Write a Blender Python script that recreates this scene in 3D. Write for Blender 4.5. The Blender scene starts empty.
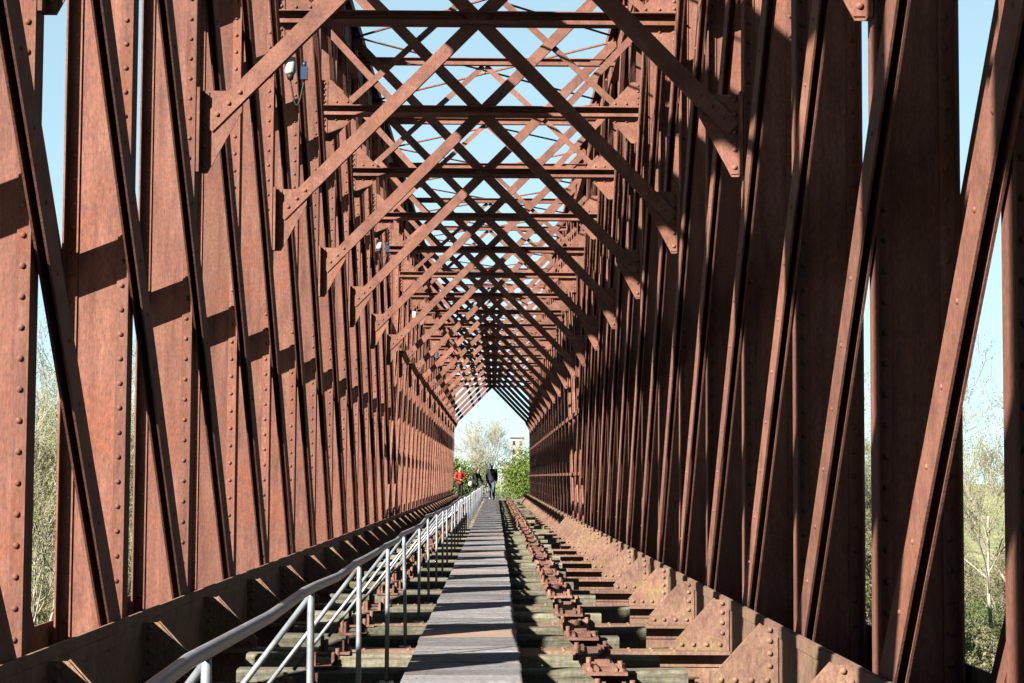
import bpy, math, random
from mathutils import Vector, Matrix, Euler, noise
PI = math.pi
scene = bpy.context.scene
COL = scene.collection
random.seed(7)

# ------------------------------------------------------------------ proportions of the bridge (metres)
W = 1.89                       # half the clear width
S = 2.315                      # panel length (post to post)
Y0 = 3.78 * S                  # first post in view
XL, XR = -1.101 * W, 0.899 * W # inner faces of the two trusses, camera stands at x = 0
XC = (XL + XR) / 2
D = 0.38                       # depth of the posts
EYE = 1.17
N0, N1, MID = -11, 37, 13       # posts, panel at mid span
ZB, ZT = -0.95 * W, 3.36 * W
ZCH = -0.435 * W               # top of the bottom chord
ZSTR, ZUP = 2.26 * W, 3.10 * W
def yn(n): return Y0 + n * S

# ------------------------------------------------------------------ mesh builder
class MB:
    def __init__(s): s.v = []; s.f = []; s.sm = []; s.mi = []; s.cur = 0
    def face(s, idx, smooth=False): s.f.append(idx); s.sm.append(smooth); s.mi.append(s.cur)
    def box(s, x0, x1, y0, y1, z0, z1):
        if x0 > x1: x0, x1 = x1, x0
        if y0 > y1: y0, y1 = y1, y0
        if z0 > z1: z0, z1 = z1, z0
        b = len(s.v)
        s.v += [(x0,y0,z0),(x1,y0,z0),(x1,y1,z0),(x0,y1,z0),(x0,y0,z1),(x1,y0,z1),(x1,y1,z1),(x0,y1,z1)]
        for q in ((0,3,2,1),(4,5,6,7),(0,1,5,4),(1,2,6,5),(2,3,7,6),(3,0,4,7)): s.face([b+i for i in q])
    def beam(s, p0, p1, side, w, t, off=0.0):
        p0 = Vector(p0); p1 = Vector(p1); a = (p1-p0).normalized(); side = Vector(side)
        sd = (side - a*side.dot(a)).normalized(); n = a.cross(sd)
        b = len(s.v)
        for p in (p0, p1):
            for (i, j) in ((-1,-1),(1,-1),(1,1),(-1,1)):
                s.v.append(tuple(p + sd*(i*w/2) + n*(j*t/2 + off)))
        for q in ((0,1,2,3),(7,6,5,4),(0,4,5,1),(1,5,6,2),(2,6,7,3),(3,7,4,0)): s.face([b+i for i in q])
    def prism_y(s, pts, y0, y1):            # polygon in the xz plane pushed along y
        b = len(s.v); n = len(pts)
        ar = sum(pts[i][0]*pts[(i+1)%n][1]-pts[(i+1)%n][0]*pts[i][1] for i in range(n))
        if ar < 0: pts = pts[::-1]
        s.v += [(x,y0,z) for x,z in pts] + [(x,y1,z) for x,z in pts]
        s.face([b+i for i in range(n)]); s.face([b+n+i for i in range(n-1,-1,-1)])
        for i in range(n):
            j = (i+1)%n; s.face([b+j, b+i, b+n+i, b+n+j])
    def dome(s, c, nrm, r, h=0.7, k=7):
        nrm = Vector(nrm).normalized(); c = Vector(c)
        u = nrm.orthogonal().normalized(); w = nrm.cross(u); b = len(s.v)
        for (rr, hh) in ((1.0,0.0),(0.86,0.45),(0.5,0.86)):
            for i in range(k):
                a = 2*PI*i/k
                s.v.append(tuple(c + (u*math.cos(a)+w*math.sin(a))*r*rr + nrm*r*h*hh))
        s.v.append(tuple(c + nrm*r*h))
        for q in range(2):
            for i in range(k):
                j = (i+1)%k; s.face([b+q*k+i, b+q*k+j, b+(q+1)*k+j, b+(q+1)*k+i], True)
        for i in range(k): s.face([b+2*k+i, b+2*k+(i+1)%k, b+3*k], True)
    def tube(s, pts, rad, k=8, cap=True, smooth=True):
        pts = [Vector(p) for p in pts]; n = len(pts)
        if not isinstance(rad, (list, tuple)): rad = [rad]*n
        b = len(s.v); u = None
        for i, p in enumerate(pts):
            d = (pts[min(i+1,n-1)] - pts[max(i-1,0)])
            d = d.normalized() if d.length > 1e-9 else Vector((0,0,1))
            if u is None: u = d.orthogonal().normalized()
            u = u - d*u.dot(d)
            u = u.normalized() if u.length > 1e-6 else d.orthogonal().normalized()
            w = d.cross(u)
            for j in range(k):
                a = 2*PI*j/k; s.v.append(tuple(p + (u*math.cos(a)+w*math.sin(a))*rad[i]))
        for i in range(n-1):
            for j in range(k):
                jj = (j+1)%k; s.face([b+i*k+j, b+i*k+jj, b+(i+1)*k+jj, b+(i+1)*k+j], smooth)
        if cap:
            s.face([b+j for j in range(k-1,-1,-1)]); s.face([b+(n-1)*k+j for j in range(k)])
    def ell(s, c, r, nu=12, nv=8):
        c = Vector(c); b = len(s.v)
        if not isinstance(r, (list, tuple)): r = (r,r,r)
        s.v.append((c.x,c.y,c.z-r[2]))
        for i in range(1,nv):
            th = -PI/2+PI*i/nv
            for j in range(nu):
                ph = 2*PI*j/nu
                s.v.append((c.x+r[0]*math.cos(th)*math.cos(ph), c.y+r[1]*math.cos(th)*math.sin(ph), c.z+r[2]*math.sin(th)))
        s.v.append((c.x,c.y,c.z+r[2])); t = len(s.v)-1
        for j in range(nu):
            jj = (j+1)%nu
            s.face([b,b+1+jj,b+1+j],True)
            for i in range(nv-2):
                s.face([b+1+i*nu+j,b+1+i*nu+jj,b+1+(i+1)*nu+jj,b+1+(i+1)*nu+j],True)
            s.face([b+1+(nv-2)*nu+j,b+1+(nv-2)*nu+jj,t],True)
    def mesh(s, name, *mats):
        m = bpy.data.meshes.new(name); m.from_pydata(s.v, [], s.f)
        m.polygons.foreach_set('use_smooth', s.sm)
        for mt in mats: m.materials.append(mt)
        if len(mats) > 1: m.polygons.foreach_set('material_index', s.mi)
        m.update(); return m

def wpos(o):
    p = Vector((0,0,0))
    while o: p += Vector(o.location); o = o.parent
    return p
def obj(name, mesh, parent=None, loc=(0,0,0)):   # loc in world for unrotated parents
    o = bpy.data.objects.new(name, mesh); COL.objects.link(o)
    if parent is not None:
        o.parent = parent; o.location = Vector(loc) - wpos(parent)
    else: o.location = loc
    return o
def sub(name, mesh, parent):                      # sub-part sharing its parent's origin
    o = bpy.data.objects.new(name, mesh); COL.objects.link(o); o.parent = parent; return o
def tag(o, label, cat, group=None):
    o['label'] = label; o['category'] = cat
    if group: o['group'] = group
    return o
def thing(name, label, cat, loc=(0,0,0), rz=0.0, group=None):
    o = bpy.data.objects.new(name, None); COL.objects.link(o); o.empty_display_size = .3
    o.location = loc; o.rotation_euler = (0,0,rz); return tag(o, label, cat, group)
def struct(o): o['kind'] = 'structure'; return o
def copy_tree(o, parent=None):
    c = o.copy(); COL.objects.link(c)
    if parent is not None: c.parent = parent
    for ch in o.children: copy_tree(ch, c)
    return c

# ------------------------------------------------------------------ materials
def ramp(nt, fac, stops):
    r = nt.nodes.new('ShaderNodeValToRGB'); e = r.color_ramp.elements
    while len(e) < len(stops): e.new(0.5)
    for el, (p, c) in zip(e, stops): el.position = p; el.color = (*c, 1)
    nt.links.new(fac, r.inputs[0]); return r.outputs[0]
KA = .18
def mat(name, stops, scale=3.0, stretch=(1,1,1), rough=0.8, bump=0.15, bscale=60.0, metal=0.0,
        second=None, sscale=1.2, sr=(0.5,0.62), world=False, spec=0.12, detail=7, vary=0.0, speck=0.0, sp_scale=75.0):
    if not name.startswith(('red_brown','weathered')):
        stops = [(p, tuple(v*KA for v in c)) for p, c in stops]; second = tuple(v*KA for v in second) if second else None
    m = bpy.data.materials.new(name); m.use_nodes = True; nt = m.node_tree; L = nt.links
    bs = nt.nodes['Principled BSDF']; bs.inputs['Roughness'].default_value = rough
    bs.inputs['Metallic'].default_value = metal; bs.inputs['Specular IOR Level'].default_value = spec
    tc = nt.nodes.new('ShaderNodeTexCoord'); oi = nt.nodes.new('ShaderNodeObjectInfo')
    vm = nt.nodes.new('ShaderNodeVectorMath'); vm.operation = 'MULTIPLY_ADD'
    cx = nt.nodes.new('ShaderNodeCombineXYZ')
    for i in range(3): L.new(oi.outputs['Random'], cx.inputs[i])
    vm.inputs[1].default_value = (37.0, 53.0, 71.0); L.new(cx.outputs[0], vm.inputs[0]); L.new(tc.outputs['Object'], vm.inputs[2])
    mp = nt.nodes.new('ShaderNodeMapping'); mp.inputs['Scale'].default_value = stretch
    L.new(vm.outputs[0], mp.inputs[0])
    n1 = nt.nodes.new('ShaderNodeTexNoise'); n1.inputs['Scale'].default_value = scale; n1.inputs['Detail'].default_value = detail
    n1.inputs['Roughness'].default_value = 0.65
    L.new(mp.outputs[0], n1.inputs['Vector'])
    col = ramp(nt, n1.outputs['Fac'], stops)
    if second:
        n2 = nt.nodes.new('ShaderNodeTexNoise'); n2.inputs['Scale'].default_value = sscale; n2.inputs['Detail'].default_value = 6
        n2.inputs['Roughness'].default_value = 0.7
        L.new(vm.outputs[0], n2.inputs['Vector'])
        mr = nt.nodes.new('ShaderNodeMapRange'); mr.inputs[1].default_value = sr[0]; mr.inputs[2].default_value = sr[1]
        L.new(n2.outputs['Fac'], mr.inputs[0])
        mx = nt.nodes.new('ShaderNodeMix'); mx.data_type = 'RGBA'
        L.new(mr.outputs[0], mx.inputs[0]); L.new(col, mx.inputs[6]); mx.inputs[7].default_value = (*second, 1); col = mx.outputs[2]
    if speck:
        n4 = nt.nodes.new('ShaderNodeTexNoise'); n4.inputs['Scale'].default_value = sp_scale; n4.inputs['Detail'].default_value = 3; n4.inputs['Roughness'].default_value = .7
        m4 = nt.nodes.new('ShaderNodeMapping'); m4.inputs['Scale'].default_value = (1,1,.45); L.new(vm.outputs[0], m4.inputs[0]); L.new(m4.outputs[0], n4.inputs['Vector'])
        q4 = nt.nodes.new('ShaderNodeMapRange'); q4.inputs[1].default_value = .3; q4.inputs[2].default_value = .7; q4.inputs[3].default_value = 1-speck; q4.inputs[4].default_value = 1+speck
        L.new(n4.outputs['Fac'], q4.inputs[0]); h4 = nt.nodes.new('ShaderNodeHueSaturation'); L.new(q4.outputs[0], h4.inputs['Value']); L.new(col, h4.inputs['Color']); col = h4.outputs[0]
        n5 = nt.nodes.new('ShaderNodeTexNoise'); n5.inputs['Scale'].default_value = 22; n5.inputs['Detail'].default_value = 5; n5.inputs['Roughness'].default_value = .75
        m5 = nt.nodes.new('ShaderNodeMapping'); m5.inputs['Scale'].default_value = (1,1,.09); L.new(vm.outputs[0], m5.inputs[0]); L.new(m5.outputs[0], n5.inputs['Vector'])
        q5 = nt.nodes.new('ShaderNodeMapRange'); q5.inputs[1].default_value = .56; q5.inputs[2].default_value = .68; q5.inputs[4].default_value = .55
        L.new(n5.outputs['Fac'], q5.inputs[0]); x5 = nt.nodes.new('ShaderNodeMix'); x5.data_type = 'RGBA'; L.new(q5.outputs[0], x5.inputs[0]); L.new(col, x5.inputs[6]); x5.inputs[7].default_value = (.025,.012,.010,1); col = x5.outputs[2]
    if vary:
        hs = nt.nodes.new('ShaderNodeHueSaturation'); ma = nt.nodes.new('ShaderNodeMapRange')
        ma.inputs[3].default_value = 1-vary; ma.inputs[4].default_value = 1+vary
        L.new(oi.outputs['Random'], ma.inputs[0]); L.new(ma.outputs[0], hs.inputs['Value']); L.new(col, hs.inputs['Color']); col = hs.outputs[0]
    L.new(col, bs.inputs['Base Color'])
    if bump:
        n3 = nt.nodes.new('ShaderNodeTexNoise'); n3.inputs['Scale'].default_value = bscale; n3.inputs['Detail'].default_value = 4
        L.new(mp.outputs[0], n3.inputs['Vector'])
        bp = nt.nodes.new('ShaderNodeBump'); bp.inputs['Strength'].default_value = bump; bp.inputs['Distance'].default_value = 0.02
        L.new(n3.outputs['Fac'], bp.inputs['Height']); L.new(bp.outputs[0], bs.inputs['Normal'])
    return m
M = {}
M['iron'] = mat('red_brown_iron', [(0.28,(0.0249,0.0092,0.0058)),(0.45,(0.0454,0.0174,0.0112)),(0.58,(0.0557,0.0227,0.0146)),(0.75,(0.0705,0.0330,0.0230))],
                scale=6, stretch=(2.2,2.2,.28), rough=.78, bump=.12, second=(0.0557,0.0174,0.0083), sscale=1.6, sr=(.50,.68), vary=.22, speck=.30)
M['iron_h'] = mat('red_brown_iron_bracing', [(0.28,(0.0293,0.0123,0.0078)),(0.48,(0.0513,0.0208,0.0135)),(0.62,(0.0616,0.0270,0.0178)),(0.78,(0.0763,0.0378,0.0262))],
                scale=5, rough=.78, bump=.1, second=(0.0557,0.0188,0.0089), sscale=1.4, sr=(.53,.72), vary=.2, speck=.3)
M['chord'] = mat('weathered_chord_iron', [(0.25,(0.0290,0.0142,0.0103)),(0.45,(0.0551,0.0295,0.0204)),(0.6,(0.0667,0.0383,0.0255)),(0.78,(0.0753,0.0493,0.0319))],
                scale=3.5, rough=.85, bump=.15, second=(0.0637,0.0437,0.0191), sscale=2.2, sr=(.50,.70), vary=.14, speck=.34, sp_scale=50)
M['chair'] = mat('rusty_casting', [(0.3,(.13,.055,.035)),(0.5,(.28,.135,.09)),(0.7,(.42,.24,.17))], vary=.3, scale=14, rough=.9, bump=.3, bscale=90)
M['sleeper'] = mat('mossy_sleeper_wood', [(0.25,(0.0720,0.0632,0.0444)),(0.45,(0.1920,0.1778,0.1221)),(0.6,(0.2880,0.2686,0.1998)),(0.8,(0.3840,0.3634,0.2886))],
                scale=3, stretch=(.7,9,9), rough=.92, bump=.4, bscale=14, second=(0.17,0.18,0.072), sscale=2.5, sr=(.5,.68), vary=.35, speck=.35, sp_scale=40)
M['plank'] = mat('grey_walkway_board', [(0.25,(0.1470,0.1377,0.1375)),(0.45,(0.3038,0.2907,0.2970)),(0.6,(0.3822,0.3672,0.3795)),(0.8,(0.4704,0.4590,0.4730))],
                scale=2.6, stretch=(.8,9,9), rough=.9, bump=.5, bscale=14, second=(0.2940,0.2244,0.1870), sscale=1.6, sr=(.54,.72), vary=.3, speck=.3, sp_scale=30)
M['plank_red'] = mat('rust_stained_board', [(0.3,(.42,.22,.13)),(0.5,(.5,.31,.22)),(0.75,(.50,.42,.37))],
                scale=2.5, stretch=(.8,7,7), rough=.85, bump=.25, bscale=16)
M['galv'] = mat('galvanised_tube', [(0.3,(.24,.26,.29)),(0.5,(.40,.43,.46)),(0.75,(.54,.56,.58))], second=(.3,.2,.14), sscale=3, sr=(.62,.74), scale=9, rough=.42, bump=.05, metal=.25, spec=.5)
M['handrail'] = mat('worn_handrail_tube', [(0.3,(.26,.25,.26)),(0.5,(.42,.43,.46)),(0.7,(.55,.57,.61))], scale=6, stretch=(3,.5,3), rough=.38, bump=.06, metal=.35, spec=.5)
M['stone'] = mat('abutment_stone', [(0.3,(.2,.18,.15)),(0.6,(.34,.31,.27)),(0.8,(.42,.4,.35))], scale=1.5, rough=.9, bump=.3, bscale=8)
M['white'] = mat('white_plastic', [(0.3,(.7,.7,.68)),(0.7,(.82,.82,.8))], scale=8, rough=.4, bump=0)
M['blue'] = mat('dark_blue_plastic', [(0.3,(.02,.05,.12)),(0.7,(.03,.07,.16))], scale=8, rough=.4, bump=0)
M['black'] = mat('black_rubber', [(0.3,(.015,.015,.017)),(0.7,(.025,.025,.028))], scale=8, rough=.6, bump=0)

# ------------------------------------------------------------------ the truss bridge
bridge = thing('truss_bridge', 'long red-brown riveted iron truss railway bridge forming a tunnel of posts and diagonal bars', 'bridge', (XC, yn(N0), EYE+ZB))

RIV = .139
def post_parts(sg):
    """web, inner flange and outer flange; x = 0 at the inner face, outward = sg"""
    w = MB(); w.box(sg*.0105, sg*(D-.0105), -.006, .006, ZB, ZT-.03)
    fl = []
    for kind in (0, 1):
        f = MB()
        a, c = (0, 1) if kind == 0 else (D, -1)
        X = lambda t: sg*(a + c*t)
        f.box(X(0), X(.010), -.080, .080, ZB, ZT-.03)
        for s in (-1, 1):
            f.box(X(.0101), X(.078), s*.0061, s*.016, ZB, ZT-.03)
            if kind == 0 or s == -1:
                z = ZCH - .05 if kind == 0 else ZCH
                while z < ZT-.1:
                    f.dome((X(.050), s*.016, z), (0,s,0), .0165, .75); z += RIV
        fl.append(f)
    return w, fl[0], fl[1]
post_mesh = {}
for sg in (-1, 1):
    w, a, b = post_parts(sg)
    post_mesh[sg] = (w.mesh('post_web', M['iron']), a.mesh('inner_flange', M['iron']), b.mesh('outer_flange', M['iron']))
for sg, x in ((-1, XL), (1, XR)):
    for n in range(N0, N1+1):
        p = obj('post', post_mesh[sg][0], bridge, (x, yn(n), EYE))
        sub('inner_flange', post_mesh[sg][1], p); sub('outer_flange', post_mesh[sg][2], p)

# diagonals: fall towards mid span
def diag_mesh(sg, dr):
    """dr = -1: top is three panels nearer than the foot; dr = 1: farther"""
    zb, zt = -.80*W, 3.33*W
    y1 = dr*3*S*(zt-zb)/(4.12*W)
    m = MB()
    for (xa) in (.012, .060):
        m.beam((-sg*(xa+.006), 0, zb), (-sg*(xa+.006), y1, zt), (0,1,0), .20, .011)
    m.beam((-sg*.036, 0, zb+.3), (-sg*.036, y1, zt-.2), (0,1,0), .05, .034)
    z = zb+.4
    while z < zt-.2:
        t = (z-zb)/(zt-zb); m.dome((-sg*.072, y1*t, z), (-sg,0,0), .0125, .7); z += .29
    o = MB()
    o.beam((sg*(D+.010), 0, zb), (sg*(D+.010), y1, zt), (0,1,0), .165, .012)
    return m.mesh('diagonal_bar', M['iron_h']), o.mesh('outer_bar', M['iron_h'])
for sg, x in ((-1, XL), (1, XR)):
    for dr, rng in ((-1, range(N0+1, MID+2)), (1, range(MID-1, N1))):
        a, b = diag_mesh(sg, dr)
        for n in rng:
            d = obj('diagonal_bar', a, bridge, (x, yn(n), EYE)); sub('outer_bar', b, d)

# chords
ya, yb = yn(N0)-.6*S, yn(N1)+.25*S
for sg, x in ((-1, XL), (1, XR)):
    I = -sg
    m = MB()
    m.box(x+I*.085, x+I*.099, ya, yb, ZB-.05, ZCH+(.055 if sg == -1 else 0))                       # inner side plate
    m.box(x+I*.0992, x+I*.106, ya, yb, ZCH-.07, ZCH-.004)                    # top angle
    m.box(x-I*(D+.03), x-I*(D+.042), ya, yb, ZB-.05, ZCH)                # outer side plate
    m.box(x+I*.17, x-I*(D+.12), ya, yb, ZB-.07, ZB-.0501)
    ob = obj('bottom_chord', m.mesh('bottom_chord', M['chord']), bridge, (0, 0, EYE))
    t = MB()
    t.box(x+I*.001, x+I*.011, ya, yb, 3.00*W, ZT-.001)
    t.box(x-I*(D+.001), x-I*(D+.009), ya, yb, 3.00*W, ZT-.001)
    t.box(x+I*.125, x-I*(D+.06), ya, yb, ZT, ZT+.025); t.box(x+I*.112, x+I*.125, ya, yb, ZT-.10, ZT-.0002)
    t.box(x+I*.0112, x+I*.09, ya, yb, 3.00*W, 3.00*W+.012)
    obj('top_chord', t.mesh('top_chord', M['iron']), bridge, (0, 0, EYE))

# cross beams, stringers, brackets, lower lateral bars
m = MB()
m.box(XL+.105, XR-.105, -.11, .11, -.022, 0)
m.box(XL+.105, XR-.105, -.008, .008, -.58, -.0221)
m.box(XL+.105, XR-.105, -.11, .11, -.602, -.5801)
for s in (-1, 1):
    m.box(XL+.105, XR-.105, s*.0082, s*.018, -.11, -.0223)
x = XL+.3
while x < XR-.2:
    m.dome((x, -.08, 0), (0,0,1), .015, .7); m.dome((x, .08, 0), (0,0,1), .015, .7); x += .15
beam_mesh = m.mesh('cross_beam', M['chord'])
for n in range(N0, N1+1): obj('cross_beam', beam_mesh, bridge, (0, yn(n), 0))
XS1, XS2 = -.99, .61
for xs in (XS1, XS2):
    m = MB()
    for n in range(N0, N1):
        y0, y1 = yn(n)+.115, yn(n+1)-.115
        m.box(xs-.10, xs+.10, y0, y1, -.116, -.10); m.box(xs-.007, xs+.007, y0, y1, -.5, -.1161); m.box(xs-.09, xs+.09, y0, y1, -.516, -.5001)
    obj('stringer', m.mesh('stringer', M['chord']), bridge)
lat = []
for a in (-1, 1):
    m = MB(); xa, xb = (XL+.35, XR-.35) if a == 1 else (XR-.35, XL+.35)
    z = -.17 if a == 1 else -.19
    m.beam((xa, .11, z), (xb, S-.11, z), (1,0,0), .11, .011)
    m.beam((xa, .11, z-.04), (xb, S-.11, z-.04), (1,0,0), .011, .06)
    lat.append(m.mesh('lateral_bar', M['chord']))
for n in range(N0, N1):
    o = obj('lateral_bar', lat[0], bridge, (0, yn(n), 0)); sub('crossing_bar', lat[1], o)
GW, GH = .36, ZCH - .0
def bracket(sg):
    I = -sg; m = MB(); x0 = .1065; top = ZCH-.0125
    top = ZCH
    pts = [(I*x0, 0.001), (I*(x0+GW), 0.001), (I*(x0+GW), .05), (I*(x0+.09), -ZCH*0 + .345), (I*x0, .345)]
    m.prism_y(pts, -.006, .006)
    m.box(I*x0, I*(x0+.075), -.0061, -.016, .0012, .335)
    m.box(I*(x0+.076), I*(x0+GW), -.0061, -.016, .0012, .075)
    p0, p1 = Vector((I*(x0+GW), 0, .055)), Vector((I*(x0+.09), 0, .350))
    m.beam(p0+Vector((0,.032,0)), p1+Vector((0,.032,0)), (0,1,0), .05, .012)
    for z in (.12, .19, .26, .32): m.dome((I*(x0+.045), -.016, z), (0,-1,0), .017, .8)
    for t in (.06, .15, .24, .32): m.dome((I*(x0+t), -.016, .042), (0,-1,0), .017, .8)
    s = MB(); s.box(I*(x0-.0), I*(x0+.012), -.10, .10, -.3, -.021); 
    return m.mesh('bracket', M['chord'])
for sg, x in ((-1, XL), (1, XR)):
    bm_ = bracket(sg)
    for n in range(N0, N1+1): obj('bracket', bm_, bridge, (x, yn(n)-.02, 0))

# the chord stands 0.35 m above the beams: raise bracket to it
# sway frames on every second post
def frame_parts():
    hw = W; yb_ = -.10
    P = {}
    br = MB()
    for s in (-1, 1):
        yo = -.025 if s == -1 else -.038
        a, b = (s*.965*hw, yo, 1.275*W), (-s*.985*hw, yo, 3.26*W)
        br.beam(a, b, (1,0,-s*1), .122, .011)
        av, bv = Vector(a), Vector(b); dn = Vector((s*-1,0,-1)).normalized() if False else None
        dirv = (bv-av).normalized(); side = Vector((0,1,0)).cross(dirv); 
        if side.z > 0: side = -side
        o = side*.056 + Vector((0,.036,0))
        br.beam(av+o, bv+o, (0,1,0), .05, .010)
        for t in (.05,.10,.15): 
            q = av + (bv-av).normalized()*(t*2.2)
            br.dome((q.x, yo-.0055, q.z), (0,-1,0), .019, .8)
        for t in (.5,.52):
            q = av.lerp(bv, t); br.dome((q.x, yo-.0055, q.z), (0,-1,0), .017, .8)
    P['sway_frame'] = br.mesh('sway_frame', M['iron_h'])
    st = MB(); e = .985*hw
    st.box(-e, e, -.15, .075, ZSTR+.038, ZSTR+.047)
    st.box(-e, e, -.004, .006, ZSTR-.050, ZSTR+.0378)
    st.box(-e, e, -.085, .075, ZSTR-.059, ZSTR-.0502)
    st.box(-e, e, -.0852, -.075, ZSTR-.050, ZSTR-.022)
    for s in (-1,1):
        for t in (.74,.81,.88,.95): st.dome((s*t*hw, -.04, ZSTR-.050), (0,0,1), .018, .9)
    P['lower_strut'] = st.mesh('lower_strut', M['iron_h'])
    up = MB(); e = .985*hw
    up.box(-e, e, -.006, .006, ZUP-.042, ZUP+.042); up.box(-e, e, -.05, .05, ZUP+.0421, ZUP+.05); up.box(-e, e, -.05, .05, ZUP-.05, ZUP-.0421)
    P['upper_strut'] = up.mesh('upper_strut', M['iron_h'])
    for s in (-1, 1):
        g = MB()
        o, i = s*.994*hw, s*.835*hw
        g.prism_y([(o,1.10*W),(o,1.405*W),(i,1.405*W),(i,1.33*W),(o-s*.035*hw,1.10*W)], -.0185, -.0065)
        g.box(s*.993*hw, s*.955*hw, -.0186, -.026, 1.11*W, 1.40*W)
        g.box(s*.9945*hw, s*.984*hw, -.0187, -.10, 1.10*W, 1.41*W)
        for z in (1.135,1.20,1.265,1.33,1.385):
            g.dome((s*.970*hw, -.026, z*W), (0,-1,0), .019, .8)
        P['gusset_plate', s] = g.mesh('gusset_plate', M['iron_h'])
        c = MB()
        for dz in (-1, 1):
            z0 = ZSTR + dz*.061
            o, i = s*.994*hw, s*.80*hw
            c.prism_y([(o,z0),(i,z0),(i,z0+dz*.03),(s*.93*hw,z0+dz*.30),(o,z0+dz*.30)], -.012, -.001)
            c.box(s*.993*hw, s*.955*hw, -.0122, -.02, z0, z0+dz*.29)
            for t in (.05,.12,.19,.26): c.dome((s*.972*hw, -.02, z0+dz*t), (0,-1,0), .018, .8)
            for t in (.83,.90): c.dome((s*t*hw, -.012, z0+dz*.045), (0,-1,0), .018, .8)
        P['corner_plate', s] = c.mesh('corner_plate', M['iron_h'])
        r = MB()
        yo = .020 if s == 1 else .033
        r.beam((s*.86*hw, yo, 2.285*W), (s*.01*hw, yo, 3.07*W), (1,0,s), .074, .010)
        P['secondary_brace', s] = r.mesh('secondary_brace', M['iron_h'])
        k = MB()
        k.beam((s*.99*hw, .046, 2.80*W), (s*.51*hw, .046, 2.28*W), (1,0,-s), .08, .010)
        P['knee_brace', s] = k.mesh('knee_brace', M['iron_h'])
    return P
FP = frame_parts()
frames = [n for n in range(N0, N1+1) if n % 2 == 0]
for n in frames:
    f = obj('sway_frame', FP['sway_frame'], bridge, (XC, yn(n), EYE))
    sub('lower_strut', FP['lower_strut'], f); sub('upper_strut', FP['upper_strut'], f)
    for s in (-1, 1):
        for k in ('gusset_plate','corner_plate','secondary_brace','knee_brace'): sub(k, FP[k, s], f)
# thin rods in the roof plane
rm = []
for a in (-1, 1):
    m = MB(); z = ZT-.13 if a == 1 else ZT-.17
    m.tube([(a*-.98*W, .05, z), (a*.98*W, 2*S-.05, z)], .017, 6)
    rm.append(m.mesh('roof_rod', M['iron']))
for n in frames[:-1]:
    o = obj('roof_rod', rm[0], bridge, (XC, yn(n), EYE)); sub('crossing_rod', rm[1], o)
# rails along the wall of the far half
for dz, hh in ((.66*W, .09), (.02*W, .06)):
    m = MB(); m.box(XR-.090, XR-.075, yn(MID)-.5*S, yn(N1), dz, dz+hh); m.box(XR-.0752, XR-.013, yn(MID)-.5*S, yn(N1), dz+hh-.012, dz+hh)
    obj('wall_rail', m.mesh('wall_rail', M['iron_h']), bridge, (0, 0, EYE))

# ------------------------------------------------------------------ abutment
m = MB(); m.box(XL-1.3, XR+1.3, yn(N1)+.3*S, yn(N1)+3*S, -6.5, -.02)
m.box(XL-1.5, XR+1.5, yn(N1)+.3*S-.15, yn(N1)+.3*S+1.2, -2.2, EYE+ZB-.08)
tag(obj('abutment', m.mesh('abutment', M['stone'])), 'stone abutment carrying the far end of the iron bridge', 'abutment')

# ------------------------------------------------------------------ sleepers with chairs
def sleeper_mesh(x0, x1, w, h, seed):
    rnd = random.Random(seed); m = MB(); k = 9; b = 0
    prof = [(-w/2,.0),(w/2,.0),(w/2,h-.02),(w/2-.02,h),(-w/2+.02,h),(-w/2,h-.02)]
    for i in range(k):
        x = x0+(x1-x0)*i/(k-1); j = rnd.uniform(-.006,.006); jz = rnd.uniform(-.006,.004)
        for (y,z) in prof: m.v.append((x, y+j, z+(jz if z > 0.05 else 0)))
    n = len(prof)
    for i in range(k-1):
        for q in range(n):
            qq = (q+1)%n; m.face([i*n+q, i*n+qq, (i+1)*n+qq, (i+1)*n+q])
    m.face([q for q in range(n-1,-1,-1)]); m.face([(k-1)*n+q for q in range(n)])
    return m.mesh('sleeper', M['sleeper'])
def chair_mesh(seed):
    m = MB(); z = .0005; q = random.Random(seed)
    m.box(-.115,.115,-.40,.40,z,z+.018)
    for s in (-1,1):
        m.box(s*.043,s*.062,-.36,.36,z+.0181,z+.036)
        for t in (-1,1):
            if q.random() < .85: m.tube([(s*.090,t*.17,z+.016),(s*.090,t*.17,z+q.uniform(.06,.085))], .015, 6)
            m.tube([(s*.090,t*.17,z+.0182),(s*.090,t*.17,z+.046)], .029, 6, smooth=False)
            for u in (.27,.35):
                if q.random() < .8: m.dome((s*.088,t*u,z+.018),(0,0,1),.020,.9)
    if q.random() < .6: m.box(-.042,.042,-.03,.06,z+.0182,z+.05)
    return m.mesh('rail_chair', M['chair'])
def clip_mesh():
    m = MB(); z = .0005
    m.box(-.10,.10,-.085,.085,z,z+.014)
    for sx in (-1,1):
        m.box(sx*.045,sx*.062,-.05,.05,z+.0141,z+.085)
        m.tube([(sx*.078,.0,z+.012),(sx*.078,.0,z+.11)], .013, 6); m.tube([(sx*.078,0,z+.0142),(sx*.078,0,z+.045)], .024, 6, smooth=False)
    return m.mesh('rail_clip', M['chair'])
CL = clip_mesh()
CH = [chair_mesh(q) for q in range(7)]; SL = []
SH = .165
for i in range(12):
    r = random.Random(i+3)
    SL.append(sleeper_mesh(-1.5+r.uniform(-.08,.1), [.86,.98,.90,1.12][i%4]+r.uniform(-.05,.05),   .18+r.uniform(-.02,.025), SH, i))
idx = 0
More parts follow.
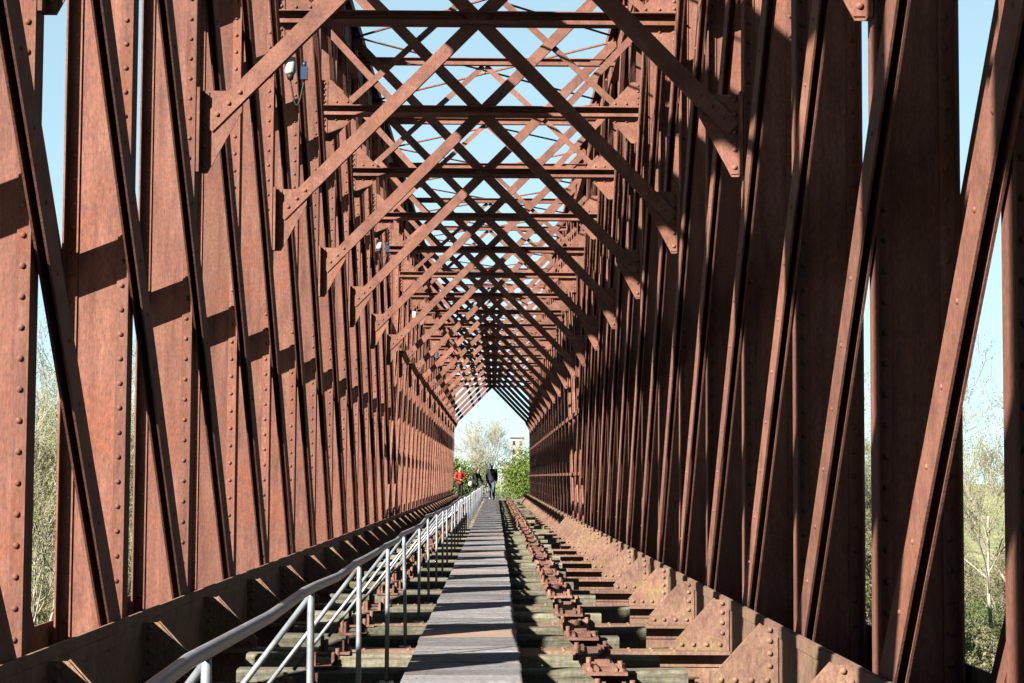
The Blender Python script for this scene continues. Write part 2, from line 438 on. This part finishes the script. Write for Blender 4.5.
for n in range(-4, N1):
    for dy in (.34, 1.17):
        r = random.Random(idx*17+5)
        o = obj('sleeper', SL[r.randrange(12)], None, (0, yn(n)+dy+r.uniform(-.05,.05), -.099))
        o.rotation_euler = (0,0,r.uniform(-.012,.012))
        tag(o, 'weathered mossy timber sleeper with rusty rail chairs lying across the bridge under the walkway', 'railway sleeper', 'timber sleepers across the bridge')
        for xs in (XS1, XS2):
            c = bpy.data.objects.new('rail_clip' if xs == XS1 else 'rail_chair', CL if xs == XS1 else CH[r.randrange(7)]); COL.objects.link(c); c.parent = o
            c.location = (xs+r.uniform(-.015,.015), 0, SH); c.rotation_euler = (0,0,r.uniform(-.05,.05))
        idx += 1

# ------------------------------------------------------------------ walkway of cross boards
ZW = -.099 + SH + .002
XW0, XW1 = -.478, .146
walk = thing('walkway', 'straight grey timber walkway of cross boards running down the middle of the bridge', 'walkway', ((XW0+XW1)/2, yn(N1)-1, ZW))
m = MB()
for xs in (-.38, .05): m.box(xs-.05, xs+.05, yn(-3), yn(N1)-.3, ZW+.0, ZW+.03)
obj('bearer', m.mesh('bearer', M['plank']), walk)
ZP = ZW + .0305; PT = .038
y = yn(-2)+.3; k = 0; rest = MB()
def board(mb, y0, y1, r):
    a, b = r.uniform(-.006,.006), r.uniform(-.006,.006); t = r.uniform(-.005,.005)
    for xs in (-.40,-.36,.03,.07): mb.cur = 1; mb.dome((xs+r.uniform(-.006,.006), (y0+y1)/2+r.uniform(-.06,.06), ZP+PT+.0005), (0,0,1), .007, .35, 6)
    mb.cur = 0
    mb.prism_y([(XW0+a, ZP),(XW1+b, ZP),(XW1+b, ZP+PT+t),(XW0+a, ZP+PT-t*.3)], y0, y1)
while y < yn(N1)+1.0:
    r = random.Random(k*31+1); w = r.choice((.28,.3,.34,.42,.36))
    if y + w > 7.5 and k < 200:
        pass
    if y + w < 9.2: y += w; continue
    if k < 98:
        b = MB(); board(b, y, y+w-r.uniform(.008,.02), r)
        red = k in (11, 12, 37, 52, 70)
        o = obj('plank', b.mesh('plank', M['plank_red'] if red else M['plank'], M['chair']), walk)
        if red: o['label'] = 'rust-stained orange board'
    else: board(rest, y, y+w-r.uniform(.006,.014), r)
    y += w; k += 1
o = obj('plank', rest.mesh('plank', M['plank'], M['chair']), walk); o['kind'] = 'stuff'

# ------------------------------------------------------------------ handrail
rail = thing('handrail', 'bent grey tubular steel handrail with slanting stays along the left edge of the walkway', 'handrail', (-.60, yn(-1), 0))
XH = -.61; tops = []
pts = []
for n in range(-3, N1+1):
    r = random.Random(n*7+100)
    q = .35 if n < 1 else 1; zt = .788 + r.uniform(-.02,.02)*q; xt = XH + r.uniform(-.02,.015)*q
    tops.append((n, xt, zt))
for i, (n, xt, zt) in enumerate(tops):
    pts.append((xt, yn(n)+.1-.25, zt+.004)); pts.append((xt, yn(n)+.1+.18, zt))
    if i < len(tops)-1:
        x2, z2 = tops[i+1][1], tops[i+1][2]; r = random.Random(n+55)
        pts.append(((xt+x2)/2, yn(n)+.1+S/2, (zt+z2)/2 - r.uniform(.0,.012)))
m = MB(); m.tube(pts, .0165, 10); obj('rail_tube', m.mesh('rail_tube', M['handrail']), rail)
for (n, xt, zt) in tops:
    y = yn(n)+.10
    m = MB(); m.tube([(XH,y,.005),(XH+(xt-XH)*.5,y,zt*.5),(xt,y,zt-.08),(xt,y,zt-.008)], [.0125,.0125,.0125,.011], 8)
    m.box(XH-.04,XH+.04,y-.04,y+.04,.0005,.012)
    p = obj('rail_post', m.mesh('rail_post', M['galv']), rail)
    m = MB(); m.tube([(xt-.01,y+.03,zt-.03),(XH-.53,y+.02,.07)], .0105, 7)
    obj('slanting_stay', m.mesh('slanting_stay', M['galv']), rail)

# ------------------------------------------------------------------ lamps on the left wall
def lamp_parts():
    b = MB(); b.tube([(0,0,.16),(0,0,.155),(0,0,.02),(0,0,0)], [.02,.05,.052,.038], 10)
    n = MB(); n.tube([(0,0,0),(0,0,-.05)], [.036,.026], 8); n.tube([(.0,0,.16),(0,0,.25),(0,.06,.3)], .010, 6)
    c = MB(); pts = []
    for i in range(11):
        t = i/10; pts.append((.0+.13*t, .01, -.05 - .24*math.sin(PI*min(1,t*1.02))*1.0 + .0*t))
    c.tube(pts, .009, 6)
    j = MB(); j.box(.098,.162,-.03,.03,-.05,.07); j.tube([(.13,0,.07),(.13,0,.12)], .02, 6)
    return b.mesh('lamp_body', M['white']), n.mesh('lamp_neck', M['black']), c.mesh('cable', M['black']), j.mesh('junction_box', M['blue'])
LP = lamp_parts()
for i, n in enumerate((4, 10, 16, 22)):
    t = thing('bridge_lamp', ['small white lamp with looped black cable on the left bridge wall, nearest of the lamps',
        'second small white lamp along the left bridge wall', 'third small white lamp along the left bridge wall',
        'farthest small white lamp along the left bridge wall'][i], 'lamp', (XL+.16, yn(n)-.17, EYE+1.96*W), 0, 'small lamps along the left bridge wall')
    for k, nm in enumerate(('lamp_body','lamp_neck','cable','junction_box')): sub(nm, LP[k], t)

# ------------------------------------------------------------------ ground, river, embankment
GZ = -5.0
M['grass'] = mat('meadow_grass', [(0.3,(.2,.26,.08)),(0.5,(.34,.40,.13)),(0.62,(.5,.54,.24)),(0.75,(.8,.74,.42))], scale=.35, rough=.95, bump=.5, bscale=6, second=(.75,.68,.42), sscale=.05, sr=(.5,.65))
M['water'] = mat('river_water', [(0.3,(.02,.028,.024)),(0.7,(.03,.04,.034))], scale=.4, rough=.08, bump=.25, bscale=2.5, spec=.5)
M['path'] = mat('gravel_path', [(0.3,(.16,.13,.1)),(0.6,(.28,.24,.19)),(0.8,(.36,.32,.26))], scale=3, rough=.95, bump=.4, bscale=30)
m = MB(); R = 3000; g = 60
n = 61
for i in range(n):
    for j in range(n):
        fx = (i/(n-1)*2-1); fy = (j/(n-1)*2-1)
        x = math.copysign(abs(fx)**3, fx)*R; y = 60+math.copysign(abs(fy)**3, fy)*R
        z = GZ + 1.0*noise.noise((x*.02, y*.02, 3)) - .2
        m.v.append((x,y,z))
for i in range(n-1):
    for j in range(n-1): m.face([i*n+j,(i+1)*n+j,(i+1)*n+j+1,i*n+j+1], True)
struct(obj('ground', m.mesh('ground', M['grass'])))
m = MB(); m.box(-400, 400, -40, 44, GZ-1.2, GZ+.85); struct(obj('river', m.mesh('river', M['water'])))
m = MB(); yE = yn(N1)+.31*S
for i in range(24):
    y = yE + i*14
    zz = -.06 - max(0, (y-yE-40))*.006
    for (x, z) in ((-16,GZ-1.5),(-4.2,zz-.1),(-2.6,zz),(2.4,zz),(4,zz-.1),(16,GZ-1.5)): m.v.append((x+ .4*noise.noise((y*.05,x,1)),y,z))
for i in range(23):
    for j in range(5): m.face([i*6+j,i*6+j+1,(i+1)*6+j+1,(i+1)*6+j], True)
struct(obj('embankment', m.mesh('embankment', M['grass'])))
m = MB()
for i in range(24):
    y = yE + .3 + i*13.8; zz = -.06 - max(0, (y-yE-40))*.006 + .02
    m.v += [(-1.5,y,zz),(1.2,y,zz)]
for i in range(23): m.face([i*2,i*2+1,i*2+3,i*2+2])
struct(obj('path', m.mesh('path', M['path'])))

# ------------------------------------------------------------------ trees and bushes
M['bark'] = mat('pale_bark', [(0.3,(.28,.24,.18)),(0.5,(.5,.44,.33)),(0.75,(.72,.66,.52))], scale=4, stretch=(4,4,.6), rough=.95, bump=.4, bscale=25)  # pale bark; its light tone also stands in for haze
M['twig'] = mat('haze_pale_twigs', [(0.3,(.46,.42,.31)),(0.7,(.68,.63,.48))], scale=2, rough=.95, bump=0)  # haze over the trees is put into this pale twig colour
def leafmat(name, c0, c1, c2, tr=.35):
    c0, c1, c2 = [tuple(v*.30 for v in c) for c in (c0, c1, c2)]
    m = bpy.data.materials.new(name); m.use_nodes = True; nt = m.node_tree; L = nt.links
    bs = nt.nodes['Principled BSDF']; bs.inputs['Roughness'].default_value = .75; bs.inputs['Specular IOR Level'].default_value = .1
    g = nt.nodes.new('ShaderNodeNewGeometry'); n1 = nt.nodes.new('ShaderNodeTexNoise'); n1.inputs['Scale'].default_value = 1.3; n1.inputs['Detail'].default_value = 3
    tc = nt.nodes.new('ShaderNodeTexCoord'); L.new(tc.outputs['Object'], n1.inputs['Vector'])
    ad = nt.nodes.new('ShaderNodeMath'); ad.operation = 'MULTIPLY_ADD'; ad.inputs[1].default_value = .45
    L.new(g.outputs['Random Per Island'], ad.inputs[0]); 
    mu = nt.nodes.new('ShaderNodeMath'); mu.operation = 'MULTIPLY'; mu.inputs[1].default_value = .55; L.new(n1.outputs['Fac'], mu.inputs[0]); L.new(mu.outputs[0], ad.inputs[2])
    col = ramp(nt, ad.outputs[0], [(.25,c0),(.5,c1),(.75,c2)]); L.new(col, bs.inputs['Base Color'])
    t = nt.nodes.new('ShaderNodeBsdfTranslucent'); L.new(col, t.inputs['Color']); mx = nt.nodes.new('ShaderNodeMixShader'); mx.inputs[0].default_value = tr
    L.new(bs.outputs[0], mx.inputs[1]); L.new(t.outputs[0], mx.inputs[2]); L.new(mx.outputs[0], nt.nodes['Material Output'].inputs[0]); return m
M['bud'] = leafmat('spring_buds', (.34,.38,.13),(.46,.49,.18),(.56,.57,.26), .6)
M['leaf'] = leafmat('laurel_leaves', (.06,.11,.02),(.15,.22,.04),(.24,.31,.065))
M['herb'] = leafmat('green_scrub', (.10,.14,.05),(.19,.24,.08),(.30,.33,.14), .55)
M['dry'] = leafmat('dry_reed', (.22,.22,.10),(.32,.30,.15),(.44,.41,.24), .6)
M['far'] = leafmat('far_twigs', (.16,.17,.15),(.24,.24,.20),(.30,.29,.24), .2)

def leafquad(mb, c, s, r):
    a = Vector((r.gauss(0,1), r.gauss(0,1), r.gauss(0,1))).normalized(); u = a.orthogonal().normalized(); w = a.cross(u)
    b = len(mb.v)
    mb.v += [tuple(c+u*s), tuple(c+w*s*.55), tuple(c-u*s), tuple(c-w*s*.55)]; mb.face([b,b+1,b+2,b+3])
def bare_tree(seed, H, spread, multi=1, buds=1.0, bud_s=.05, lev=4, budmat='bud', rmin=.008, tk=.008):
    r = random.Random(seed); tr = MB(); tw = MB()
    tips = []
    def grow(p, d, L, rad, l):
        k = 5; pts = [p]; rs = [rad]
        for i in range(k):
            d = (d + Vector((r.gauss(0,.13), r.gauss(0,.13), r.gauss(0,.08)+.05))).normalized()
            p = p + d*(L/k); pts.append(p); rs.append(rad*(1-.55*(i+1)/k))
        if l <= 2: tr.tube(pts, rs, 7 if l < 2 else 5, False)
        else:
            tw.cur = 0; tw.tube(pts, rs, 3, False)
        if l >= lev: tips.append(pts); return
        nb = {0:7, 1:6, 2:6, 3:5}.get(l, 4)
        for i in range(nb):
            t = r.uniform(.35 if l == 0 else .2, 1.0); q = int(t*k); q = min(q, k-1); pp = pts[q].lerp(pts[q+1], t*k-q)
            az = r.uniform(0, 2*PI); dd = (pts[q+1]-pts[q]).normalized(); o = dd.orthogonal().normalized(); o = (Matrix.Rotation(az, 3, dd) @ o)
            ang = r.uniform(.35,.95)*spread
            nd = (dd*math.cos(ang) + o*math.sin(ang) + Vector((0,0,.15))).normalized()
            grow(pp, nd, L*r.uniform(.42,.68), max(rmin, rs[q]*r.uniform(.4,.6)), l+1)
    for i in range(multi):
        a = r.uniform(0,2*PI); d = Vector((math.cos(a)*.28, math.sin(a)*.28, 1)).normalized() if multi > 1 else Vector((r.gauss(0,.05), r.gauss(0,.05), 1)).normalized()
        grow(Vector((r.uniform(-.3,.3)*(multi>1), r.uniform(-.3,.3)*(multi>1), -.3)), d, H*.62*r.uniform(.85,1), H*tk/(multi**.4), 0)
    tw.cur = 1
    for pts in tips:
        for p in pts[1:]:
            for _ in range(2):
                if r.random() < buds: leafquad(tw, p + Vector((r.gauss(0,.08), r.gauss(0,.08), r.gauss(0,.08))), bud_s*r.uniform(.6,1.4), r)
    return tr.mesh('trunk', M['bark']), tw.mesh('crown', M['twig'], M[budmat])
def bush_mesh(seed, rx, ry, h, nleaf, ls, clumps=26, mt='leaf'):
    r = random.Random(seed); st = MB(); lf = MB(); cl = []
    for i in range(clumps):
        a = r.uniform(0,2*PI); e = math.asin(r.uniform(0,1)); q = r.uniform(.35,.92)
        c = Vector((rx*q*math.cos(a)*math.cos(e), ry*q*math.sin(a)*math.cos(e), h*(.12+.82*q*math.sin(e)))); cl.append((c, r.uniform(.22,.45)*min(rx,h)))
        st.tube([(c.x*.1,c.y*.1,-.2),(c.x*.5,c.y*.5,c.z*.55),tuple(c)], [.04,.025,.008], 5, False)
    for _ in range(nleaf):
        c, q = r.choice(cl); d = Vector((r.gauss(0,1),r.gauss(0,1),r.gauss(0,1))).normalized()*q*(r.random()**.4)
        d.z *= .8
        leafquad(lf, c+d, ls*r.uniform(.6,1.3), r)
    return st.mesh('stem', M['bark']), lf.mesh('foliage', M[mt])
def plant(kind, parts, names, x, y, z, sc, rz, label, cat, group):
    t = thing(kind, label, cat, (x,y,z), rz, group); t.scale = (sc,sc,sc)
    for p, nm in zip(parts, names): sub(nm, p, t)
    return t
TV = [bare_tree(11, 11, 1.0, 1, .6, .032), bare_tree(23, 10, 1.0, 3, .7, .03), bare_tree(37, 12, .9, 1, .45, .03), bare_tree(41, 9, 1.1, 4, .8, .03)]
def px(u, Z): return u*Z/1950.0
rr = random.Random(5)
left_trees = [(-452,52,1),(-440,60,3),(-470,64,2),(-372,66,0),(-356,72,3),(-310,80,1),(-500,58,0),(-420,84,2),(-345,95,1),(-290,100,3),(-250,110,2)]
right_trees = [(372,68,0),(392,72,3),(500,56,2),(532,62,0),(330,84,1),(440,95,2),(255,112,3)]
sides = {'left': 'bare budding tree seen through the gaps of the left bridge wall', 'right': 'bare budding tree seen through the gaps of the right bridge wall'}
for side, L in (('left',left_trees),('right',right_trees)):
    for (u,Z,v) in L:
        plant('bare_tree', TV[v], ('trunk','crown'), px(u,Z), Z, GZ-.1, rr.uniform(.85,1.1)*(1.0 if side=='left' else .95), rr.uniform(0,6.28),
              sides[side], 'tree', 'bare trees on the ' + side + ' bank')
SB = [bush_mesh(71, 1.3, 1.3, 2.4, 6000, .03, 26, 'dry'), bush_mesh(72, 1.8, 1.7, 1.9, 9000, .028, 30, 'herb')]
for side, sg in (('left',-1),('right',1)):
    for i in range(26):
        Z = rr.uniform(46, 100); u = rr.uniform(300, 560); v = (0 if rr.random() < .45 else 1) if sg == 1 else (0 if rr.random() < .7 else 1)
        plant('shrub', SB[v], ('stem','foliage'), sg*px(u,Z), Z, GZ-.1, rr.uniform(.9,1.75)*(1.0 if sg == 1 else .95), rr.uniform(0,6.28),
              ('dry yellowish' if v == 0 else 'green leafy') + ' shrub on the low ground beyond the ' + side + ' bridge wall', 'shrub', ('dry' if v == 0 else 'green') + ' shrubs on the ' + side + ' bank')
# green bushes at the end of the bridge
BB = [bush_mesh(81, 2.3, 2.0, 2.9, 26000, .06, 70), bush_mesh(82, 2.5, 2.4, 3.3, 30000, .06, 80)]
plant('laurel_bush', BB[0], ('stem','foliage'), -2.5, 112, -.3, 1.0, 0, 'rounded green bush left of the far end of the bridge, behind the person in red', 'bush', None)
plant('laurel_bush', BB[1], ('stem','foliage'), 2.35, 110, -.3, 1.0, 1.0, 'big light green bush right of the walker at the far end of the bridge', 'bush', None)
plant('laurel_bush', BB[0], ('stem','foliage'), -4.2, 122, -.3, 1.15, 2.0, 'green bush partly hidden behind the left bush at the far end', 'bush', None)
plant('laurel_bush', BB[1], ('stem','foliage'), 4.0, 119, -.6, .95, 2.6, 'green bush partly hidden behind the right bush at the far end', 'bush', None)
CT = bare_tree(91, 13, 1.0, 3, .04, .06, 4, 'bud', .016, .013)
plant('bare_tree', CT, ('trunk','crown'), -1.0, 230, -3.0, .95, .4, 'tall pale bare tree framed in the middle of the far bridge opening', 'tree', None)
# far wooded strip
r = random.Random(99); far = MB()
for i in range(60):
    x = r.uniform(-140,140); y = r.uniform(650,760); h = r.uniform(7,13); far.cur = 0
    far.tube([(x,y,GZ-1),(x+r.uniform(-.5,.5),y,GZ+h*.8)],[.3,.08],5,False)
    far.cur = 1
    for _ in range(420):
        d = Vector((r.gauss(0,1),r.gauss(0,1),r.gauss(0,1))).normalized()*(r.random()**.5)
        leafquad(far, Vector((x,y,GZ+h*.62)) + Vector((d.x*h*.36,d.y*h*.3,d.z*h*.42)), r.uniform(.2,.5), r)
o = obj('far_wood', far.mesh('far_wood', M['twig'], M['far'])); o['kind'] = 'stuff'

# ------------------------------------------------------------------ far building
M['brick'] = mat('pale_brick', [(0.3,(.62,.52,.47)),(0.7,(.75,.66,.60))], scale=.8, rough=.9, bump=0)
M['roof'] = mat('grey_roof', [(0.3,(.16,.14,.14)),(0.7,(.24,.21,.2))], scale=.8, rough=.9, bump=0)
M['glass'] = mat('window_glass', [(0.3,(.05,.06,.08)),(0.7,(.07,.08,.1))], scale=.8, rough=.15, bump=0)
bx, by = px(22, 560), 560
bd = thing('far_building', 'pale square block with a flat roof above lower roofs beyond the bridge', 'building', (bx, by, GZ))
m = MB(); m.box(bx-2.0,bx+1.7,by,by+4,GZ,12.2); obj('tower_wall', m.mesh('tower_wall', M['brick']), bd)
m = MB(); m.box(bx-2.25,bx+1.95,by-.25,by+4.25,12.21,12.6); obj('flat_roof', m.mesh('flat_roof', M['roof']), bd)
m = MB(); m.box(bx-5.0,bx-2.05,by+.5,by+6,GZ,4.6); m.box(bx+1.75,bx+8,by+.5,by+6,GZ,4.6); obj('low_wall', m.mesh('low_wall', M['brick']), bd)
m = MB(); m.prism_y([(bx-5.3,4.61),(bx-2.06,4.61),(bx-2.06,5.5),(bx-4.3,5.5)], by+.3, by+6.2); obj('low_roof', m.mesh('low_roof', M['roof']), bd)
m = MB(); m.prism_y([(bx+1.76,4.61),(bx+8.3,4.61),(bx+7,5.5),(bx+1.76,5.5)], by+.3, by+6.2); obj('low_roof', m.mesh('low_roof', M['roof']), bd)
wm = MB(); wm.box(-.4,.4,-.06,-.01,-.6,.6); wm = wm.mesh('window', M['glass'])
for i in range(2):
    for k in range(3): obj('window', wm, bd, (bx-1.1+1.9*i, by, 10.9-2.6*k))
for i in range(4): obj('window', wm, bd, (bx+2.7+1.4*i, by+.5, 2.9))
for i in range(2): obj('window', wm, bd, (bx-4.2+1.4*i, by+.5, 2.9))

# ------------------------------------------------------------------ people
def solid(name, c, rough=.8): return mat(name, [(.3,tuple(v*.85 for v in c)),(.7,tuple(min(1,v*1.12) for v in c))], scale=12, rough=rough, bump=.1, bscale=60)
M['skin'] = solid('skin', (.52,.32,.24), .55); M['hair'] = solid('dark_hair', (.025,.018,.014), .5)
M['navy'] = solid('dark_jacket', (.018,.020,.030)); M['jeans'] = solid('blue_jeans', (.10,.13,.22)); M['shoe'] = solid('pale_shoe', (.5,.52,.58))
M['red'] = solid('red_jacket', (.55,.035,.025)); M['darktrs'] = solid('dark_trousers', (.025,.026,.032)); M['pale'] = solid('pale_fabric', (.6,.58,.55))
M['print'] = solid('white_print', (.75,.75,.75)); M['eye'] = solid('eye', (.02,.02,.02), .3); M['lip'] = solid('lip', (.36,.13,.11), .5)
def remesh(o, v):
    md = o.modifiers.new('remesh', 'REMESH'); md.mode = 'VOXEL'; md.voxel_size = v; md.use_smooth_shade = True
    sm = o.modifiers.new('smooth', 'SMOOTH'); sm.factor = .5; sm.iterations = 3
def limb(mb, ps, rs):
    mb.tube(ps, rs, 10); 
    for p, r_ in zip(ps, rs): mb.ell(p, r_, 10, 6)
def hand(mb, wrist, d, palm_n, sgn):
    d = Vector(d).normalized(); n_ = Vector(palm_n).normalized(); s = d.cross(n_).normalized()*sgn; w = Vector(wrist)
    limb(mb, [w, w+d*.045, w+d*.085], [.024,.034,.033])
    for i, (o, L) in enumerate(((-.030,.055),(-.010,.068),(.011,.072),(.031,.064))):
        b = w + d*.085 + s*o; k1 = b + d*L*.5 + n_*.006; k2 = k1 + (d*.75+n_*.5)*L*.5
        limb(mb, [b, k1, k2], [.0105,.0098,.008])
    b = w + d*.03 + s*.028; limb(mb, [b, b+(d*.6+s*.6)*.04, b+(d*.95+s*.35+n_*.3)*.068], [.014,.0115,.009])
def person(label, loc, rz, H, top, legs, shoes, pose):
    t = thing('person', label, 'person', loc, rz, None); k = H/1.75; t.scale = (k,k,k)
    P = {q: Vector(v) for q, v in pose.items()}
    body = MB(); hd = P['head']; f = P.get('face', Vector((0,-1,0))).normalized(); rt = f.cross(Vector((0,0,1))).normalized()
    body.ell(hd, (.078,.098,.118), 16, 12); body.ell(hd + Vector((0,0,-.05)) + f*.03, (.056,.066,.072), 12, 8)
    body.ell(hd + f*.103 + Vector((0,0,-.012)), (.014,.022,.026), 8, 6)
    for s in (-1,1): body.ell(hd + rt*s*.080 + Vector((0,0,-.005)), (.014,.022,.033), 8, 6)
    limb(body, [P['neck'], hd + Vector((0,0,-.06))], [.058,.052])
    limb(body, [P['pelvis'], P['waist'], P['chest'], P['neck']+Vector((0,0,-.03))], [.125,.115,.135,.07])
    for s in ('l','r'):
        limb(body, [P['sh_'+s], P['el_'+s], P['wr_'+s]], [.052,.040,.026])
        sgn = 1 if s == 'l' else -1
        hand(body, P['wr_'+s], P['wr_'+s]-P['el_'+s], P.get('pn_'+s, Vector((-sgn,0,0))), sgn)
        limb(body, [P['hip_'+s], P['kn_'+s], P['an_'+s]], [.082,.056,.042])
    b = sub('body', body.mesh('body', M['skin']), t); remesh(b, .009)
    j = MB()
    limb(j, [P['pelvis']+Vector((0,0,-.02)), P['waist'], P['chest'], P['neck']+Vector((0,0,-.07))], [.158,.152,.165,.085])
    for s in ('l','r'):
        j.ell(P['chest'].lerp(P['sh_'+s], .55)+Vector((0,0,.0)), (.10,.10,.11), 10, 8)
        limb(j, [P['chest']+Vector((0,0,.08)), P['sh_'+s], P['el_'+s], P['wr_'+s].lerp(P['el_'+s], .10)], [.09,.080,.068,.054])
    o = sub('jacket', j.mesh('jacket', M[top]), t); remesh(o, .014)
    tr = MB(); tr.ell(P['pelvis'], (.165,.125,.12), 14, 8)
    for s in ('l','r'):
        limb(tr, [P['hip_'+s], P['kn_'+s], P['an_'+s].lerp(P['kn_'+s], .06)], [.102,.082,.068])
    o = sub('trousers', tr.mesh('trousers', M[legs]), t); remesh(o, .014)
    for s in ('l','r'):
        a = P['an_'+s]; fd = P.get('foot', Vector((0,-1,0))).normalized(); sh = MB()
        limb(sh, [a+Vector((0,0,-.035)), a+fd*.07+Vector((0,0,-.052)), a+fd*.16+Vector((0,0,-.058))], [.050,.046,.036])
        o = sub('shoe', sh.mesh('shoe', M[shoes]), t); remesh(o, .012)
    h = MB(); h.ell(hd+Vector((0,0,.048))-f*.040, (.086,.092,.092), 14, 10)
    c = hd+Vector((0,0,.035))
    o = sub('hair', h.mesh('hair', M['hair']), t)
    for s in (-1,1):
        e = MB(); e.ell(hd + f*.090 + rt*s*.032 + Vector((0,0,.008)), .011, 8, 6); sub('eye', e.mesh('eye', M['eye']), t)
    e = MB(); e.ell(hd + f*.088 + Vector((0,0,-.062)), (.024,.012,.008), 8, 6); sub('mouth', e.mesh('mouth', M['lip']), t)
    return t
# base pose: facing -y (towards the camera); own left = +x
walk_pose = dict(pelvis=(0,0,.95), waist=(0,0,1.10), chest=(0,-.02,1.30), neck=(0,-.02,1.48), head=(.0,-.04,1.63), face=(-.25,-1,-.05),
    sh_l=(.185,-.01,1.41), el_l=(.235,.06,1.13), wr_l=(.225,-.03,.88), sh_r=(-.185,-.01,1.41), el_r=(-.235,.02,1.13), wr_r=(-.215,-.14,.90),
    hip_l=(.09,0,.90), kn_l=(.09,-.12,.50), an_l=(.08,-.16,.085), hip_r=(-.09,0,.90), kn_r=(-.08,.0,.49), an_r=(-.08,.20,.11))
p = person('person in a dark jacket with white chest print and blue jeans walking along the walkway', (-.17, 88.0, ZP+PT), .05, 1.66, 'navy', 'jeans', 'shoe', walk_pose)
pm = MB()
for (xx, zz, w_, h_) in ((0,1.335,.15,.022),(.0,1.305,.18,.02),(-.02,1.275,.10,.018)): pm.box(xx-w_/2, xx+w_/2, -.196, -.17, zz-h_/2, zz+h_/2)
sub('chest_print', pm.mesh('chest_print', M['print']), p)
stand = dict(pelvis=(0,0,.95), waist=(0,0,1.10), chest=(0,0,1.30), neck=(0,0,1.48), head=(.0,-.02,1.63), face=(.5,-.8,0),
    sh_l=(.20,0,1.42), el_l=(.30,-.04,1.15), wr_l=(.14,-.22,1.12), sh_r=(-.20,0,1.42), el_r=(-.30,-.04,1.15), wr_r=(-.12,-.22,1.08),
    hip_l=(.09,0,.90), kn_l=(.10,-.03,.50), an_l=(.10,.0,.085), hip_r=(-.09,0,.90), kn_r=(-.10,-.03,.50), an_r=(-.11,.02,.085))
person('person in a bright red jacket standing near the left end of the bridge', (-1.78, 97.5, 0.0), .5, 1.66, 'red', 'darktrs', 'darktrs', stand)
lean = dict(stand); lean.update(chest=(.0,-.06,1.29), neck=(.02,-.12,1.46), head=(.04,-.16,1.60), face=(.6,-.8,-.1), wr_l=(.18,-.34,1.0), el_l=(.27,-.12,1.15), wr_r=(-.2,-.3,.92))
p3 = person('person in a dark top with pale bag standing beside the handrail at the far end', (-.98, 96.5, 0.0), .7, 1.62, 'darktrs', 'navy', 'pale', lean)
bg = MB(); bg.ell((-.02,-.0,0), (.11,.06,.13), 12, 8); bg.tube([(-.1,0,.13),(-.05,0,.34),(.05,0,.34),(.1,0,.13)], .012, 6)
tag(obj('bag', bg.mesh('bag', M['pale']), None, (-1.22, 96.25, .83)), 'pale bag held by the person in the dark top beside the handrail', 'bag')

# ------------------------------------------------------------------ camera, light, world
cam = bpy.data.cameras.new('Camera'); co = bpy.data.objects.new('Camera', cam); COL.objects.link(co); scene.camera = co
F = 1950.0
cam.sensor_width = 36; cam.lens = 36*F/1024; cam.clip_end = 8000; cam.clip_start = .05
yaw, pitch, roll = math.atan(15.7/F), math.atan(135.5/F), .0056
co.matrix_world = Matrix.Translation((0,0,EYE)) @ Matrix.Rotation(-yaw,4,'Z') @ Matrix.Rotation(PI/2+pitch,4,'X') @ Matrix.Rotation(roll,4,'Z')
Ld = Vector((1.0, 1.088, -.83)).normalized()
sun = bpy.data.lights.new('Sun', 'SUN'); so = bpy.data.objects.new('Sun', sun); COL.objects.link(so)
sun.energy = 5.0; sun.angle = math.radians(.53); sun.color = (1,.95,.87)
so.rotation_euler = Ld.to_track_quat('-Z','Y').to_euler(); so.location = (-30,-30,40)
w = bpy.data.worlds.new('World'); scene.world = w; w.use_nodes = True; nt = w.node_tree
sky = nt.nodes.new('ShaderNodeTexSky'); sky.sky_type = 'NISHITA'; sky.sun_disc = False
sky.sun_elevation = math.asin(-Ld.z); sky.sun_rotation = math.atan2(-Ld.x, -Ld.y)
sky.air_density = .36; sky.dust_density = 0.0; sky.ozone_density = 4.0
gm = nt.nodes.new('ShaderNodeGamma'); gm.inputs[1].default_value = .36; nt.links.new(sky.outputs[0], gm.inputs[0])
tn = nt.nodes.new('ShaderNodeMix'); tn.data_type = 'RGBA'; tn.blend_type = 'MULTIPLY'; tn.inputs[0].default_value = 1; tn.inputs[7].default_value = (1.04,1.25,1.15,1); nt.links.new(gm.outputs[0], tn.inputs[6])
bgn = nt.nodes['Background']; nt.links.new(tn.outputs[2], bgn.inputs[0]); bgn.inputs[1].default_value = .05
vs = scene.view_settings; vs.view_transform = 'Standard'; vs.look = 'None'; vs.exposure = 3.38; vs.gamma = 1.0
